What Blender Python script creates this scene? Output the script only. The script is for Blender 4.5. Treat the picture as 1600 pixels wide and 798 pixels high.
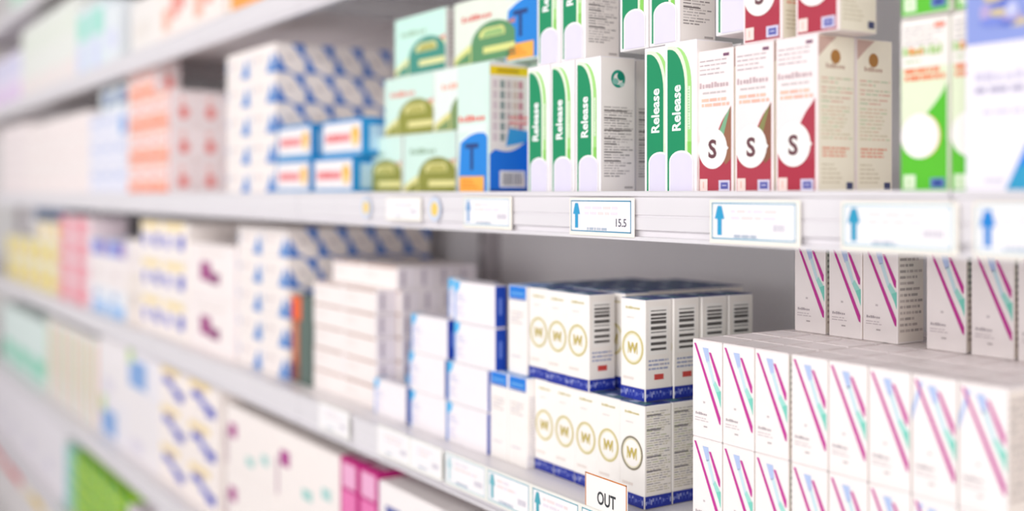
import bpy, bmesh, math, random
from mathutils import Matrix, Vector
for o in list(bpy.data.objects): bpy.data.objects.remove(o)
SC = bpy.context.scene
COL = SC.collection
random.seed(7)

# ------------------------------------------------------------------ camera, light, exposure
EYE = 1.25                      # eye height = height of the middle shelf
FPX = 1750.0                    # focal length in pixels of a 1600 px wide frame
YAW = math.radians(32.9)        # angle between the view and the shelf front
HOR = 302.0
cam_d = bpy.data.cameras.new('camera'); cam = bpy.data.objects.new('camera', cam_d); COL.objects.link(cam)
cam_d.sensor_width = 36; cam_d.lens = 36*FPX/1600
cam_d.shift_y = -(399-HOR)/1600
cam.location = (0, 0, EYE)
cam.rotation_euler = (math.pi/2, 0, math.pi/2 - YAW)      # looks along (-cos, sin, 0)
cam_d.clip_start = .02
cam_d.dof.use_dof = True; cam_d.dof.focus_distance = 1.09
cam_d.dof.aperture_fstop = 1.7
SC.camera = cam

world = bpy.data.worlds.new('shop_light'); SC.world = world; world.use_nodes = True
nt = world.node_tree; bg = nt.nodes['Background']; bg.inputs[0].default_value = (1.0, .975, .985, 1)
tc = nt.nodes.new('ShaderNodeTexCoord'); sx = nt.nodes.new('ShaderNodeSeparateXYZ'); ab = nt.nodes.new('ShaderNodeMath'); ab.operation = 'ABSOLUTE'
mr = nt.nodes.new('ShaderNodeMapRange'); mr.inputs['From Max'].default_value = .45; mr.inputs['To Min'].default_value = 1.75; mr.inputs['To Max'].default_value = .12
nt.links.new(tc.outputs['Generated'], sx.inputs[0]); nt.links.new(sx.outputs[2], ab.inputs[0]); nt.links.new(ab.outputs[0], mr.inputs['Value']); 
dt = nt.nodes.new('ShaderNodeVectorMath'); dt.operation = 'DOT_PRODUCT'; dt.inputs[1].default_value = (.97, -.24, 0)       # extra world light added from the aisle's near end to lift right-facing sides
m2 = nt.nodes.new('ShaderNodeMapRange'); m2.inputs['From Min'].default_value = -.3; m2.inputs['From Max'].default_value = 1; m2.inputs['To Min'].default_value = .42; m2.inputs['To Max'].default_value = 2.05
ml = nt.nodes.new('ShaderNodeMath'); ml.operation = 'MULTIPLY'
nt.links.new(tc.outputs['Generated'], dt.inputs[0]); nt.links.new(dt.outputs['Value'], m2.inputs['Value']); nt.links.new(m2.outputs[0], ml.inputs[0]); nt.links.new(mr.outputs[0], ml.inputs[1]); nt.links.new(ml.outputs[0], bg.inputs[1])
def area(name, loc, rot, sx, sy, power, color=(1, .985, .97)):
    l = bpy.data.lights.new(name, 'AREA'); l.shape = 'RECTANGLE'; l.size = sx; l.size_y = sy; l.energy = power; l.color = color
    o = bpy.data.objects.new(name, l); COL.objects.link(o); o.location = loc; o.rotation_euler = rot; return o
for i, x in enumerate((1.9, -.7, -3.3)):
    area('ceiling_lamp', (x, -2.3, 2.95), (math.radians(48), 0, 0), 2.3, .6, 36)
v = SC.view_settings; v.view_transform = 'Standard'; v.look = 'None'; v.gamma = 1; v.use_curve_mapping = False; v.exposure = .02

# ------------------------------------------------------------------ measuring: where a line of sight meets an upright plane y
S_, C_ = math.sin(YAW), math.cos(YAW)
def X(px, y):
    u = (px-800)/FPX; return y*(-C_+S_*u)/(S_+C_*u)

# ------------------------------------------------------------------ materials
def lin(c):
    c = c.lstrip('#'); r = []
    for i in (0, 2, 4):
        k = int(c[i:i+2], 16)/255; r.append(k/12.92 if k <= .04045 else ((k+.055)/1.055)**2.4)
    return r
MATS = {}
def mat(hexc, kind='card'):
    key = (hexc, kind)
    if key in MATS: return MATS[key]
    m = bpy.data.materials.new(kind+'_'+hexc.strip('#')); m.use_nodes = True
    nt = m.node_tree; b = nt.nodes['Principled BSDF']; c = lin(hexc)
    n = nt.nodes.new('ShaderNodeTexNoise'); t = nt.nodes.new('ShaderNodeTexCoord')
    nt.links.new(t.outputs['Object'], n.inputs['Vector'])
    n.inputs['Scale'].default_value = {'card': 60, 'steel': 14, 'plastic': 30}[kind]; n.inputs['Detail'].default_value = 4
    mx = nt.nodes.new('ShaderNodeMix'); mx.data_type = 'RGBA'
    mx.inputs[6].default_value = (*[k*.965 for k in c], 1); mx.inputs[7].default_value = (*[min(1, k*1.02) for k in c], 1)
    nt.links.new(n.outputs['Fac'], mx.inputs[0]); nt.links.new(mx.outputs[2], b.inputs['Base Color'])
    b.inputs['Roughness'].default_value = {'card': .42, 'steel': .34, 'plastic': .22}[kind]
    b.inputs['Specular IOR Level'].default_value = .4
    MATS[key] = m; return m
def mat_floor():
    m = bpy.data.materials.new('floor_tiles'); m.use_nodes = True; nt = m.node_tree; b = nt.nodes['Principled BSDF']
    t = nt.nodes.new('ShaderNodeTexCoord'); br = nt.nodes.new('ShaderNodeTexBrick'); br.offset = 0
    br.inputs['Color1'].default_value = (.72, .71, .7, 1); br.inputs['Color2'].default_value = (.76, .75, .74, 1); br.inputs['Mortar'].default_value = (.45, .44, .43, 1)
    br.inputs['Scale'].default_value = 1.6; br.inputs['Mortar Size'].default_value = .006; br.inputs['Brick Width'].default_value = 1; br.inputs['Row Height'].default_value = 1
    nt.links.new(t.outputs['Object'], br.inputs['Vector']); nt.links.new(br.outputs['Color'], b.inputs['Base Color']); b.inputs['Roughness'].default_value = .3
    return m

# ------------------------------------------------------------------ text outlines
_txt = {}
def text_polys(s):
    bold = {'S': .03, 'Release': .028, 'W': .035, 'T': .02, 'OUT': .02}.get(s, .012)
    if s in _txt: return _txt[s]
    cu = bpy.data.curves.new('t', 'FONT'); cu.body = s; cu.size = 1; cu.offset = bold; cu.resolution_u = 3; cu.fill_mode = 'FRONT'
    o = bpy.data.objects.new('t', cu); COL.objects.link(o)
    dg = bpy.context.evaluated_depsgraph_get(); dg.update()
    me = bpy.data.meshes.new_from_object(o.evaluated_get(dg))
    polys = [[tuple(me.vertices[i].co[:2]) for i in p.vertices] for p in me.polygons]
    bpy.data.objects.remove(o); bpy.data.curves.remove(cu); bpy.data.meshes.remove(me)
    xs = [p[0] for q in polys for p in q]; ys = [p[1] for q in polys for p in q]
    x0, x1, y0, y1 = min(xs), max(xs), min(ys), max(ys)
    _txt[s] = ([[(x-x0, y-y0) for x, y in q] for q in polys], x1-x0, y1-y0); return _txt[s]

# ------------------------------------------------------------------ mesh with printed faces
def clip(poly, w, h, e=.0006):
    def cut(p, ins, inter):
        out = []
        for i in range(len(p)):
            a, b = p[i-1], p[i]
            if ins(b):
                if not ins(a): out.append(inter(a, b))
                out.append(b)
            elif ins(a): out.append(inter(a, b))
        return out
    for ax, lim, sg in ((0, e, 1), (0, w-e, -1), (1, e, 1), (1, h-e, -1)):
        if not poly: return poly
        def ins(q): return (q[ax]-lim)*sg >= 0
        def inter(a, b):
            k = (lim-a[ax])/(b[ax]-a[ax]); return (a[0]+(b[0]-a[0])*k, a[1]+(b[1]-a[1])*k)
        poly = cut(poly, ins, inter)
    return poly
class Mesh:
    """collects shapes for ONE mesh object"""
    def __init__(s): s.bm = bmesh.new(); s.mats = []
    def mi(s, m):
        if m not in s.mats: s.mats.append(m)
        return s.mats.index(m)
    def box(s, x0, x1, y0, y1, z0, z1, m, bevel=0):
        r = bmesh.ops.create_cube(s.bm, size=1); vs = r['verts']
        for q in vs: q.co = Vector(((x0+x1)/2+q.co.x*(x1-x0), (y0+y1)/2+q.co.y*(y1-y0), (z0+z1)/2+q.co.z*(z1-z0)))
        i = s.mi(m); fs = list({f for q in vs for f in q.link_faces})
        for f in fs: f.material_index = i
        if bevel:
            bmesh.ops.bevel(s.bm, geom=list({e for q in vs for e in q.link_edges}), offset=bevel, segments=1, affect='EDGES', material=-1)
    def face(s, pts, m):
        vs = [s.bm.verts.new(p) for p in pts]
        f = s.bm.faces.new(vs); f.material_index = s.mi(m); return f
    def extrude_profile(s, prof, x0, x1, m):
        a = [s.bm.verts.new((x0, y, z)) for y, z in prof]; b = [s.bm.verts.new((x1, y, z)) for y, z in prof]; i = s.mi(m); n = len(prof)
        fs = [s.bm.faces.new((a[k], a[(k+1) % n], b[(k+1) % n], b[k])) for k in range(n)]
        fs += [s.bm.faces.new(a[::-1]), s.bm.faces.new(b)]
        for f in fs: f.material_index = i
        bmesh.ops.recalc_face_normals(s.bm, faces=fs)
    def mesh(s, name):
        me = bpy.data.meshes.new(name); s.bm.to_mesh(me); s.bm.free()
        for m in s.mats: me.materials.append(m)
        return me
class Carton(Mesh):
    """folding carton, base centre at the origin, front towards -y, right end towards +x"""
    def __init__(s, w, d, h, body='#f7f3f2', bevel=.0007):
        super().__init__(); s.w, s.d, s.h = w, d, h
        s.box(-w/2, w/2, -d/2, d/2, 0, h, mat(body), bevel)
    def size(s, f): return {'F': (s.w, s.h), 'B': (s.w, s.h), 'R': (s.d, s.h), 'L': (s.d, s.h), 'T': (s.w, s.d)}[f]
    def at(s, f, a, b, k):
        o = .0001+.00014*k; w, d, h = s.w, s.d, s.h
        return {'F': (-w/2+a, -d/2-o, b), 'B': (w/2-a, d/2+o, b), 'R': (w/2+o, -d/2+a, b), 'L': (-w/2-o, d/2-a, b), 'T': (-w/2+a, -d/2+b, h+o)}[f]
    def raw(s, f, pts, c, k=1):                       # pts in metres on the face
        W, H = s.size(f); p = clip(list(pts), W, H)
        q = []
        for t in p:
            if not q or abs(t[0]-q[-1][0])+abs(t[1]-q[-1][1]) > 1e-7: q.append(t)
        if len(q) > 1 and abs(q[0][0]-q[-1][0])+abs(q[0][1]-q[-1][1]) < 1e-7: q.pop()
        if len(q) < 3: return
        s.face([s.at(f, a, b, k) for a, b in q], mat(c))
    def poly(s, f, pts, c, k=1):
        W, H = s.size(f); s.raw(f, [(a*W, b*H) for a, b in pts], c, k)
    def rect(s, f, a0, b0, a1, b1, c, k=1): s.poly(f, [(a0, b0), (a1, b0), (a1, b1), (a0, b1)], c, k)
    def ell(s, f, a, b, ra, rb, c, k=1, n=28):        # radii as share of the face width
        W, H = s.size(f); s.raw(f, [(a*W+ra*W*math.cos(t*2*math.pi/n), b*H+rb*W*math.sin(t*2*math.pi/n)) for t in range(n)], c, k)
    def ring(s, f, a, b, r, t, c, k=1, n=32, rb=None):
        W, H = s.size(f); rb = rb or r
        for i in range(n):
            q = [(a*W+(r+o)*W*math.cos(j*2*math.pi/n), b*H+(rb+o)*W*math.sin(j*2*math.pi/n)) for o, j in ((0, i), (0, i+1), (-t, i+1), (-t, i))]
            s.raw(f, q[::-1], c, k)
    def text(s, f, st, a, b, size, c, rot=0, k=2, wide=1.0, slant=0):
        """centre (a,b) as shares, cap height in metres"""
        polys, tw, th = text_polys(st); W, H = s.size(f); sc = size/th; cr, sr = math.cos(math.radians(rot)), math.sin(math.radians(rot))
        for q in polys:
            pts = []
            for x, y in q:
                x, y = (x-tw/2)*sc*wide, (y-th/2)*sc; x += y*slant
                pts.append((a*W+x*cr-y*sr, b*H+x*sr+y*cr))
            s.raw(f, pts, c, k)
    def lines(s, f, a0, b0, a1, b1, n, c, thick=.45, seed=0, k=1, ragged=.5):
        r = random.Random(seed); p = (b1-b0)/n
        for i in range(n):
            b = b1-(i+.5)*p; a = a0; end = a0+(a1-a0)*(1-ragged*r.random()**2)
            while a < end-.02:
                l = min(end-a, (a1-a0)*(.08+.22*r.random())); cc = c if isinstance(c, str) else r.choice(c)
                s.rect(f, a, b-p*thick/2, a+l, b+p*thick/2, cc, k); a += l+(a1-a0)*.035
    def scrawl(s, f, a0, b0, a1, b1, c, n=7, seed=0, k=2):   # unreadable lettering: a row of uneven strokes
        r = random.Random(seed); p = (a1-a0)/n
        for i in range(n):
            t = b1 if i == 0 or r.random() < .3 else b0+(b1-b0)*.72
            s.rect(f, a0+i*p, b0+(b1-b0)*r.uniform(0, .12), a0+i*p+p*r.uniform(.55, .86), t, c, k)
    def barcode(s, f, a0, b0, a1, b1, c, seed=0, horiz=False, k=2, n=16):
        r = random.Random(seed); ws = [r.uniform(.5, 2) for _ in range(2*n)]; tot = sum(ws); u = 0
        for i, q in enumerate(ws):
            if i % 2 == 0:
                if horiz: s.rect(f, a0, b0+(b1-b0)*u/tot, a1, b0+(b1-b0)*(u+q)/tot, c, k)
                else: s.rect(f, a0+(a1-a0)*u/tot, b0, a0+(a1-a0)*(u+q)/tot, b1, c, k)
            u += q
    def seams(s, c='#cfc6c4'):                        # the tucked top flap's edge
        s.rect('T', .02, .06, .98, .06+.0008/s.d, c); s.rect('T', .02, .94, .98, .94+.0006/s.d, c)

# ------------------------------------------------------------------ kinds of carton
KIND = {}
def define(key, name, c, flap=None):
    KIND[key] = dict(name=name, mesh=c.mesh(name), w=c.w, d=c.d, h=c.h, flap=None)
    if flap:
        m = Mesh(); w, d = c.w-.0012, c.d-.0012; col, col2 = flap
        m.box(-w/2, w/2, -d/2, d/2, 0, .0005, mat(col))
        m.box(-w/2+.001, w/2-.001, -d/2+.0012, -d/2+.0022, .0005, .0007, mat(col2))
        m.box(-w*.12, w*.12, -d/2+.0022, -d/2+.005, .0005, .0007, mat(col2))
        m.box(-w/2+.002, -w/2+.0032, -d/2+.004, d/2-.004, .0005, .0007, mat(col2))
        if key.startswith('ring'):
            for q in ((-.4, .1, .1, .3, '#2a3f7c'), (.05, -.35, .42, -.1, '#4a7f84'), (-.3, -.38, -.02, -.12, '#c4cde6'), (.15, .12, .4, .32, '#24356f')): m.box(q[0]*w, q[2]*w, q[1]*d, q[3]*d, .0005, .0007, mat(q[4]))
        KIND[key]['flap'] = m.mesh('tuck_flap')

def k_release():
    c = Carton(.0445, .047, .145, '#fbf6f8')
    def panel(f, a0, a1, top, bot, col, k, rad):
        W, H = c.size(f); pts = [(a0, bot), (a1, bot)]; n = 8
        for i in range(n+1):
            t = i*math.pi/2/n; pts.append((a1-rad+rad*math.cos(t), top-rad*W/H*1.7*(1-math.sin(t))))
        pts.append((a0, top)); c.poly(f, pts, col, k)
    for f in 'FB':
        panel(f, .10, .86, .965, .32, '#a9e283', 1, .5)
        panel(f, .10, .74, .975, .25, '#e9f7dc', 2, .5)
        panel(f, .10, .66, .955, .20, '#06905f', 3, .5)
        c.rect(f, .75, .42, .83, .70, '#dff2d0', 2); c.lines(f, .76, .42, .82, .70, 16, '#a8cfa2', seed=2, k=3)
        c.rect(f, .70, .24, .86, .34, '#8bd35c', 2)
        c.poly(f, [(.10, .02), (.16, .02), (.2, .22), (.10, .3)], '#06905f', 3)
        W, H = c.size(f)
        for col, k, g in (('#fdfaff', 4, .0), ('#e6e0f4', 5, .035)):
            pts = [(.16+g, .012), (.93-g, .012), (.93-g, .21)]
            for i in range(1, 12):
                t = i*math.pi/12; pts.append((.545+(.385-g)*math.cos(t), .21+(.075-g*.4)*math.sin(t)))
            pts.append((.16+g, .21)); c.poly(f, pts, col, k)
        c.text(f, 'Release', .395, .565, .0125, '#ffffff', 90, 4, wide=.86)
    for f in 'RL':
        c.rect(f, .03, .01, .97, .99, '#faf3ee', 1)
        c.ring(f, .5, .84, .2, .07, '#2b9c84', 2); c.ell(f, .57, .86, .1, .1, '#0f8a70', 3); c.ell(f, .42, .82, .09, .07, '#8fc9bb', 3); c.ell(f, .6, .8, .07, .05, '#bfe3da', 3)
        c.lines(f, .1, .12, .92, .64, 27, ['#b5adaa', '#c9c1be', '#a19997', '#d4ccc8'], seed=5, k=2)
        for b in (.60, .545, .46, .40, .36, .30, .235): c.rect(f, .1, b, .1+random.Random(int(b*999)).uniform(.3, .8), b+.008, '#6f6765', 3)
        c.rect(f, .68, .04, .92, .055, '#bdb5b2', 2)
    c.seams(); define('release', 'medicine_box', c)
k_release()

def k_syrup(key, wedge1, wedge2, field='#b23a4d'):
    c = Carton(.0465, .0465, .133, '#fbeeee')
    for f in 'FB':
        c.lines(f, .07, .82, .85, .94, 4, ['#cdbfc1', '#bfb2b6'], thick=.3, seed=3); c.rect(f, .74, .945, .9, .965, '#7a4a6a', 2)
        c.scrawl(f, .07, .735, .9, .775, '#cbb4b8', 10, 4); c.lines(f, .15, .685, .85, .72, 1, '#cfc4c4', thick=.4, seed=1)
        c.lines(f, .12, .60, .92, .67, 2, ['#f6bba9', '#f8c6b0'], thick=.6, seed=6, ragged=.2)
        pts = [(.06, .01), (.955, .01), (.955, .60)]
        for i in range(1, 9):
            t = i/8; pts.append((.955-.45*t, .60-.22*t**.8-.04*math.sin(t*math.pi)*-1))
        pts += [(.4, .34), (.06, .30)]; c.poly(f, pts, field, 1)
        c.poly(f, [(.955, .24), (.955, .60), (.80, .535), (.70, .47), (.55, .36), (.8, .2)], wedge1, 2); c.poly(f, [(.93, .585), (.80, .535), (.66, .45), (.56, .385), (.75, .40)], wedge2, 3)
        c.ell(f, .45, .315, .405, .405, '#fffaf6', 5, 36); c.poly(f, [(.8, .35), (.8, .28), (.9, .315)], '#fffaf6', 6)
        c.text(f, 'S', .45, .312, .0175, '#6a4048', 0, 7, wide=1.05)
        c.rect(f, .08, .022, .30, .105, '#fce3dc', 4); c.rect(f, .17, .04, .2, .085, '#e9c0b2', 5)
        c.rect(f, .62, .022, .93, .095, '#d9d3ea', 4); c.rect(f, .68, .035, .88, .08, '#5a5fae', 5); c.rect(f, .72, .055, .84, .062, '#c9cbe9', 6)
    for f in 'RL':
        c.rect(f, .03, .005, .97, .995, '#f9f1de', 1)
        c.poly(f, [(.03, .99), (.5, .99), (.3, .94), (.03, .86)], '#d2b0a4', 2)
        c.ell(f, .47, .865, .13, .13, '#b07a3a', 2); c.scrawl(f, .22, .79, .72, .82, '#c9ab98', 8, 3)
        for b in (.72, .66, .60): c.lines(f, .1, b-.03, .92, b+.02, 2, ['#e4bda8', '#d9cab0', '#cbd4b4'], thick=.4, seed=int(b*100), k=2)
        c.lines(f, .1, .34, .92, .56, 9, ['#ddd1b2', '#cfd8b2', '#e4caae'], thick=.35, seed=11, k=2)
        c.lines(f, .12, .23, .85, .30, 3, ['#eba98c', '#f0b49a'], thick=.6, seed=8, k=2); c.lines(f, .1, .06, .7, .2, 5, '#d8ccb2', thick=.3, seed=2, k=2)
        c.rect(f, .76, .03, .93, .075, '#3f4670', 2)
    c.seams(); define(key, 'syrup_box', c)
k_syrup('syrupA', '#9c6a50', '#7fb48c'); k_syrup('syrupB', '#8c5b45', '#8a8a55'); k_syrup('syrupC', '#b23a4d', '#b23a4d', '#b02f45')

def k_green():
    c = Carton(.043, .043, .134, '#f9f3ee')
    for f in 'FB':
        c.rect(f, .02, .2, .98, .72, '#e9f3d3', 1); c.rect(f, .02, .01, .98, .30, '#5cc52c', 2)
        c.lines(f, .08, .84, .9, .96, 4, ['#cfc8c4', '#bdb6b8'], thick=.3, seed=3); c.rect(f, .72, .935, .93, .96, '#ee7a5a', 3)
        c.scrawl(f, .06, .785, .9, .84, '#b4d68c', 9, 5, 3); c.scrawl(f, .2, .79, .5, .835, '#f0975a', 3, 6, 4); c.lines(f, .1, .745, .7, .765, 1, '#b6d49a', seed=2, k=2)
        c.lines(f, .1, .64, .95, .72, 2, ['#f08a62', '#ee7f58'], thick=.7, seed=6, ragged=.25, k=3)
        pts = [(.97, .27), (.97, .62)]
        for i in range(1, 9):
            t = i/8; pts.append((.97-.6*t, .62-.22*t**.75))
        pts += [(.6, .3)]; c.poly(f, pts, '#55c32a', 3)
        c.ell(f, .45, .33, .40, .40, '#f4c46a', 4, 36); c.ell(f, .42, .33, .40, .40, '#fffaf6', 5, 36)
        c.rect(f, .08, .03, .33, .11, '#e6f5d8', 4); c.rect(f, .18, .05, .21, .09, '#a9d58e', 5)
        c.rect(f, .64, .035, .93, .09, '#6f86c9', 4); c.rect(f, .69, .045, .88, .08, '#2c4a9a', 5)
    for f in 'RL': c.rect(f, .03, .01, .97, .99, '#eef2de', 1); c.lines(f, .1, .1, .9, .8, 20, ['#cdd8b8', '#d8cdb8'], thick=.35, seed=4, k=2)
    c.seams(); define('green', 'tablet_box', c)
k_green()

def k_tall():
    c = Carton(.076, .058, .1615, '#def3ea')
    for f in 'FB':
        c.rect(f, .02, .55, .98, .99, '#dbf3e8', 1); c.scrawl(f, .06, .555, .9, .605, '#e8766a', 7, 3); c.rect(f, .05, .475, .95, .535, '#eaf2f0', 2)
        for col, g, k in (('#f2f8fb', .018, 2), ('#1687e0', 0, 3)):
            pts = [(.03, .012), (.965, .012), (.965, .43+g)]
            for i in range(1, 12):
                t = i/12; pts.append((.965-.935*t, .43+g+.055*math.sin(math.pi*(1-t)*.85)-.05*t))
            c.poly(f, pts, col, k)
        c.text(f, 'T', .48, .285, .033, '#1d3f80', 0, 4, wide=1.15)
        c.rect(f, .07, .015, .86, .135, '#ffb648', 4); c.lines(f, .16, .04, .76, .12, 3, '#f08a22', thick=.5, seed=2, k=5)
    for f in 'RL':
        c.rect(f, .03, .2, .98, .99, '#ece6e2', 1); c.rect(f, .03, .90, .99, .965, '#f1d31e', 2); c.rect(f, .2, .92, .75, .945, '#c7a416', 3)
        for a, col in ((.1, '#d8c8cc'), (.28, '#8b9a98'), (.44, '#c9bcbc'), (.6, '#d7c3b8'), (.74, '#c98a98')):
            for i in range(6): c.rect(f, a, .40+.08*i, a+.11, .46+.08*i, col, 2)
        c.lines(f, .5, .52, .98, .60, 2, ['#ee8a86', '#e06a6c'], seed=4, k=3); c.poly(f, [(.42, .36), (.99, .40), (.99, .48), (.5, .5)], '#3aa0dd', 3)
        pts = [(.01, .012), (.99, .012), (.99, .42)] + [(.99-.12*i, .42-.012*i-.05*math.sin(i*.45)) for i in range(1, 8)] + [(.01, .30)]
        c.poly(f, pts, '#1673dc', 4); c.rect(f, .01, .01, .99, .035, '#1c4a9c', 5)
        c.rect(f, .26, .05, .9, .175, '#f2efee', 5); c.barcode(f, .34, .065, .84, .16, '#6b6a72', 4, k=6, n=13)
    c.seams(); define('tall', 'tablet_box', c)
k_tall()

def k_arch(key, name, script, arch, field='#e9e29a', top='#d6f1e6', arch2='#b5b15a'):
    c = Carton(.152, .024, .0845, '#eef6ee')
    for f in 'FB':
        c.rect(f, .01, .01, .99, .99, top, 1); c.scrawl(f, .14, .66, .64, .75, script, 7, 3)
        pts = [(.01, .01), (.99, .01), (.99, .50)]
        for i in range(1, 13):
            t = i/12; pts.append((.99-.98*t, .50-.16*t-.22*t**3))
        c.poly(f, pts, field, 2)
        c.poly(f, [(.8, .52), (.99, .49), (.99, .57)], '#e79a8c' if script != '#8fae90' else '#d9b0a0', 3)
        def half(a, r, k, col, b0=.01, sq=.58):
            W, H = c.size(f); c.poly(f, [(a-r, b0)]+[(a+r*math.cos(math.pi-j*math.pi/16), sq*.45+(sq*.55)*math.sin(j*math.pi/16)) for j in range(17)]+[(a+r, b0)], col, k)
        half(.66, .36, 4, arch, .01, .60); c.poly(f, [(.44, .44), (.52, .50), (.80, .50), (.84, .44), (.84, .36), (.44, .36)], field, 5); c.rect(f, .50, .12, .99, .22, field, 5); c.poly(f, [(.47, .37), (.82, .37), (.82, .43), (.76, .47), (.54, .47)], arch2, 6)
        c.poly(f, [(.02, .02), (.28, .02), (.28, .2), (.1, .1)], arch, 3)
    for f in 'RL': c.rect(f, .03, .03, .97, .97, '#d8d2cf', 1); c.lines(f, .2, .2, .8, .8, 8, '#b9b0ac', seed=3, k=2)
    c.seams(); define(key, name, c)
k_arch('archred', 'tablet_box', '#e8806e', '#94963a'); k_arch('archgreen', 'tablet_box', '#8fae90', '#8f9138'); k_arch('archteal', 'tablet_box', '#9fc0a4', '#3f9484', '#e7e7a6', '#cdf3e6')
k_arch('archpale', 'tablet_box', '#f2b9a4', '#7f9a62', '#e5dd8e', '#eef7f2')

k_arch('archmix', 'tablet_box', '#dd6a62', '#5d9566', '#e3e48e', '#eaf2e4', '#9cc27c')

def k_photo():
    c = Carton(.10, .019, .20, '#f6f1fb')
    for f in 'FB':
        c.poly(f, [(.01, .525), (.99, .525), (.99, .995), (.01, .995)], '#8f9fe0', 1)
        r = random.Random(3)
        for i in range(40):
            c.ell(f, r.uniform(.08, .92), r.uniform(.58, .96), r.uniform(.03, .10), r.uniform(.02, .06), r.choice(['#5d73cf', '#7c8ee0', '#c9cdf3', '#b9a9d8', '#d9c79a', '#e9e2f6']), 2+i*.25, 14)
        c.scrawl(f, .08, .39, .78, .425, '#d6d0e4', 9, 2, 2); c.lines(f, .08, .345, .9, .38, 1, '#b6b0c8', thick=.6, seed=4, k=2); c.lines(f, .14, .27, .8, .30, 1, '#d6cfe0', seed=4, k=2)
        c.poly(f, [(.31, .01), (.99, .01), (.99, .44), (.47, .17)], '#1c86e6', 2); c.poly(f, [(.31, .01), (.5, .01), (.6, .09), (.42, .10)], '#2f9fc9', 3); c.rect(f, .15, .04, .3, .055, '#d9d4de', 2)
    for f in 'RL': c.lines(f, .1, .2, .9, .9, 24, '#c9c4d4', thick=.35, seed=5)
    c.seams(); define('photo', 'medicine_box', c)
k_photo()

def k_tri():
    c = Carton(.128, .0555, .0525, '#fbf2ee')
    for f in 'FB':
        c.poly(f, [(.66, .04), (.995, .02), (.995, .2), (.88, .72)], '#1b80d0', 1); c.rect(f, .03, .42, .10, .62, '#9fb2d6', 1); c.scrawl(f, .2, .5, .6, .68, '#e6d9d8', 7, 3); c.lines(f, .2, .2, .6, .4, 2, '#ece2e0', seed=3)
        c.rect(f, .02, .08, .05, .9, '#d8e0f0', 1)
    for f in 'RL':
        c.rect(f, .02, .02, .98, .98, '#fbf1ec', 1)
        c.poly(f, [(.02, .02), (.60, .02), (.34, .15), (.15, .52), (.02, .68)], '#1270cc', 2); c.poly(f, [(.98, .98), (.52, .98), (.66, .85), (.86, .58), (.98, .44)], '#1270cc', 2)
        c.rect(f, .36, .45, .62, .6, '#dfd2cf', 2)
    c.seams(); define('tri', 'tablet_box', c)
k_tri()

def k_bluered():
    c = Carton(.15, .05, .0575, '#1d8ed0')
    for f in 'FB':
        c.rect(f, .04, .14, .98, .9, '#f7f1f2', 1); c.rect(f, .02, .02, .98, .12, '#7fb6e0', 1); c.rect(f, .1, .38, .72, .62, '#f3aeb0', 2); c.scrawl(f, .12, .40, .70, .60, '#ea7377', 7, 3, 3)
        c.ell(f, .84, .52, .10, .10, '#ffbf49', 3); c.ell(f, .80, .42, .05, .05, '#ffe0a0', 4)
    for f in 'RL': c.rect(f, .25, .15, .75, .8, '#b9d9ef', 1)
    c.seams('#5fb0dc'); define('bluered', 'tablet_box', c)
k_bluered()

def k_orange(key, red):
    c = Carton(.117, .06, .077, '#fbe9e4')
    for f in 'FB':
        c.poly(f, [(.02, .05), (.98, .05), (.98, .45), (.6, .30), (.02, .42)], '#fda987', 1); c.rect(f, .02, .86, .98, .98, '#fba27c', 1); c.poly(f, [(.02, .05), (.98, .05), (.98, .18), (.02, .12)], '#f78a64', 2); c.scrawl(f, .2, .5, .7, .68, '#fb9a8a', 6, 2)
        c.rect(f, .9, .05, .98, .95, '#f4868a', 3)
    for f in 'RL':
        c.rect(f, .02, .02, .98, .98, '#fceeee', 1); c.ell(f, .55, .36, .20, .24, '#f39690', 2, 12); c.ell(f, .5, .70, .13, .14, '#f8c2ba', 2, 12); c.rect(f, .42, .22, .64, .5, '#ea5f58', 3)
    c.seams(); define(key, 'tablet_box', c)
k_orange('orange', 0)

def k_ring(key, side):
    c = Carton(.0405, .0365, .1065, '#fdf8f3')
    for f in 'FB':
        c.scrawl(f, .22, .90, .82, .925, '#cfc389', 9, 3); c.lines(f, .25, .80, .8, .83, 1, '#e6ddd8', seed=2)
        dark = key == 'ringdark'
        c.ring(f, .5, .515, .44, .055, '#8f8772' if dark else '#d6c98a', 2); c.ring(f, .5, .515, .37, .02, '#efe6b8', 2)
        c.text(f, 'W', .5, .515, .0115, '#c9b55c', 0, 3, wide=.95); c.rect(f, .30, .455, .34, .575, '#dccf92', 2); c.rect(f, .66, .455, .70, .575, '#dccf92', 2)
        c.lines(f, .1, .18, .55, .24, 1, '#ece0d8', seed=4)
    for f in 'RL':
        c.rect(f, .04, .13, .96, .985, '#f6efe8', 1)
        if side == 'text':
            c.lines(f, .07, .16, .95, .95, 34, ['#b9b1ac', '#cdc5ac', '#a59ea2', '#d0c8b6', '#bfc09e'], thick=.42, seed=9, k=2)
            for b in (.9, .76, .5, .36): c.rect(f, .07, b, .6, b+.012, '#77707a', 3)
        else:
            c.rect(f, .14, .46, .84, .93, '#f6f1ec', 2); c.barcode(f, .2, .5, .78, .91, '#55504e', 5, True, 3, 9); c.lines(f, .12, .3, .9, .42, 3, ['#9aa0c0', '#b5aebc'], seed=7, k=2); c.rect(f, .33, .21, .68, .265, '#cf4a44', 3)
    for f in 'FBRL':
        c.rect(f, .0, .0, 1, .125, '#1d2f9c', 4); r = random.Random(4)
        for i in range(15):
            a = .03+.064*i; c.rect(f, a, .03+.05*r.random(), a+.03, .075+.03*r.random(), r.choice(['#8f9ce0', '#c3caf2', '#5566c2']), 5)
    define(key, 'vitamin_box', c, ('#33408c', '#7fa7a0'))
k_ring('ringtext', 'text'); k_ring('ringdark', 'text'); k_ring('ringbar', 'bar')
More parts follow.
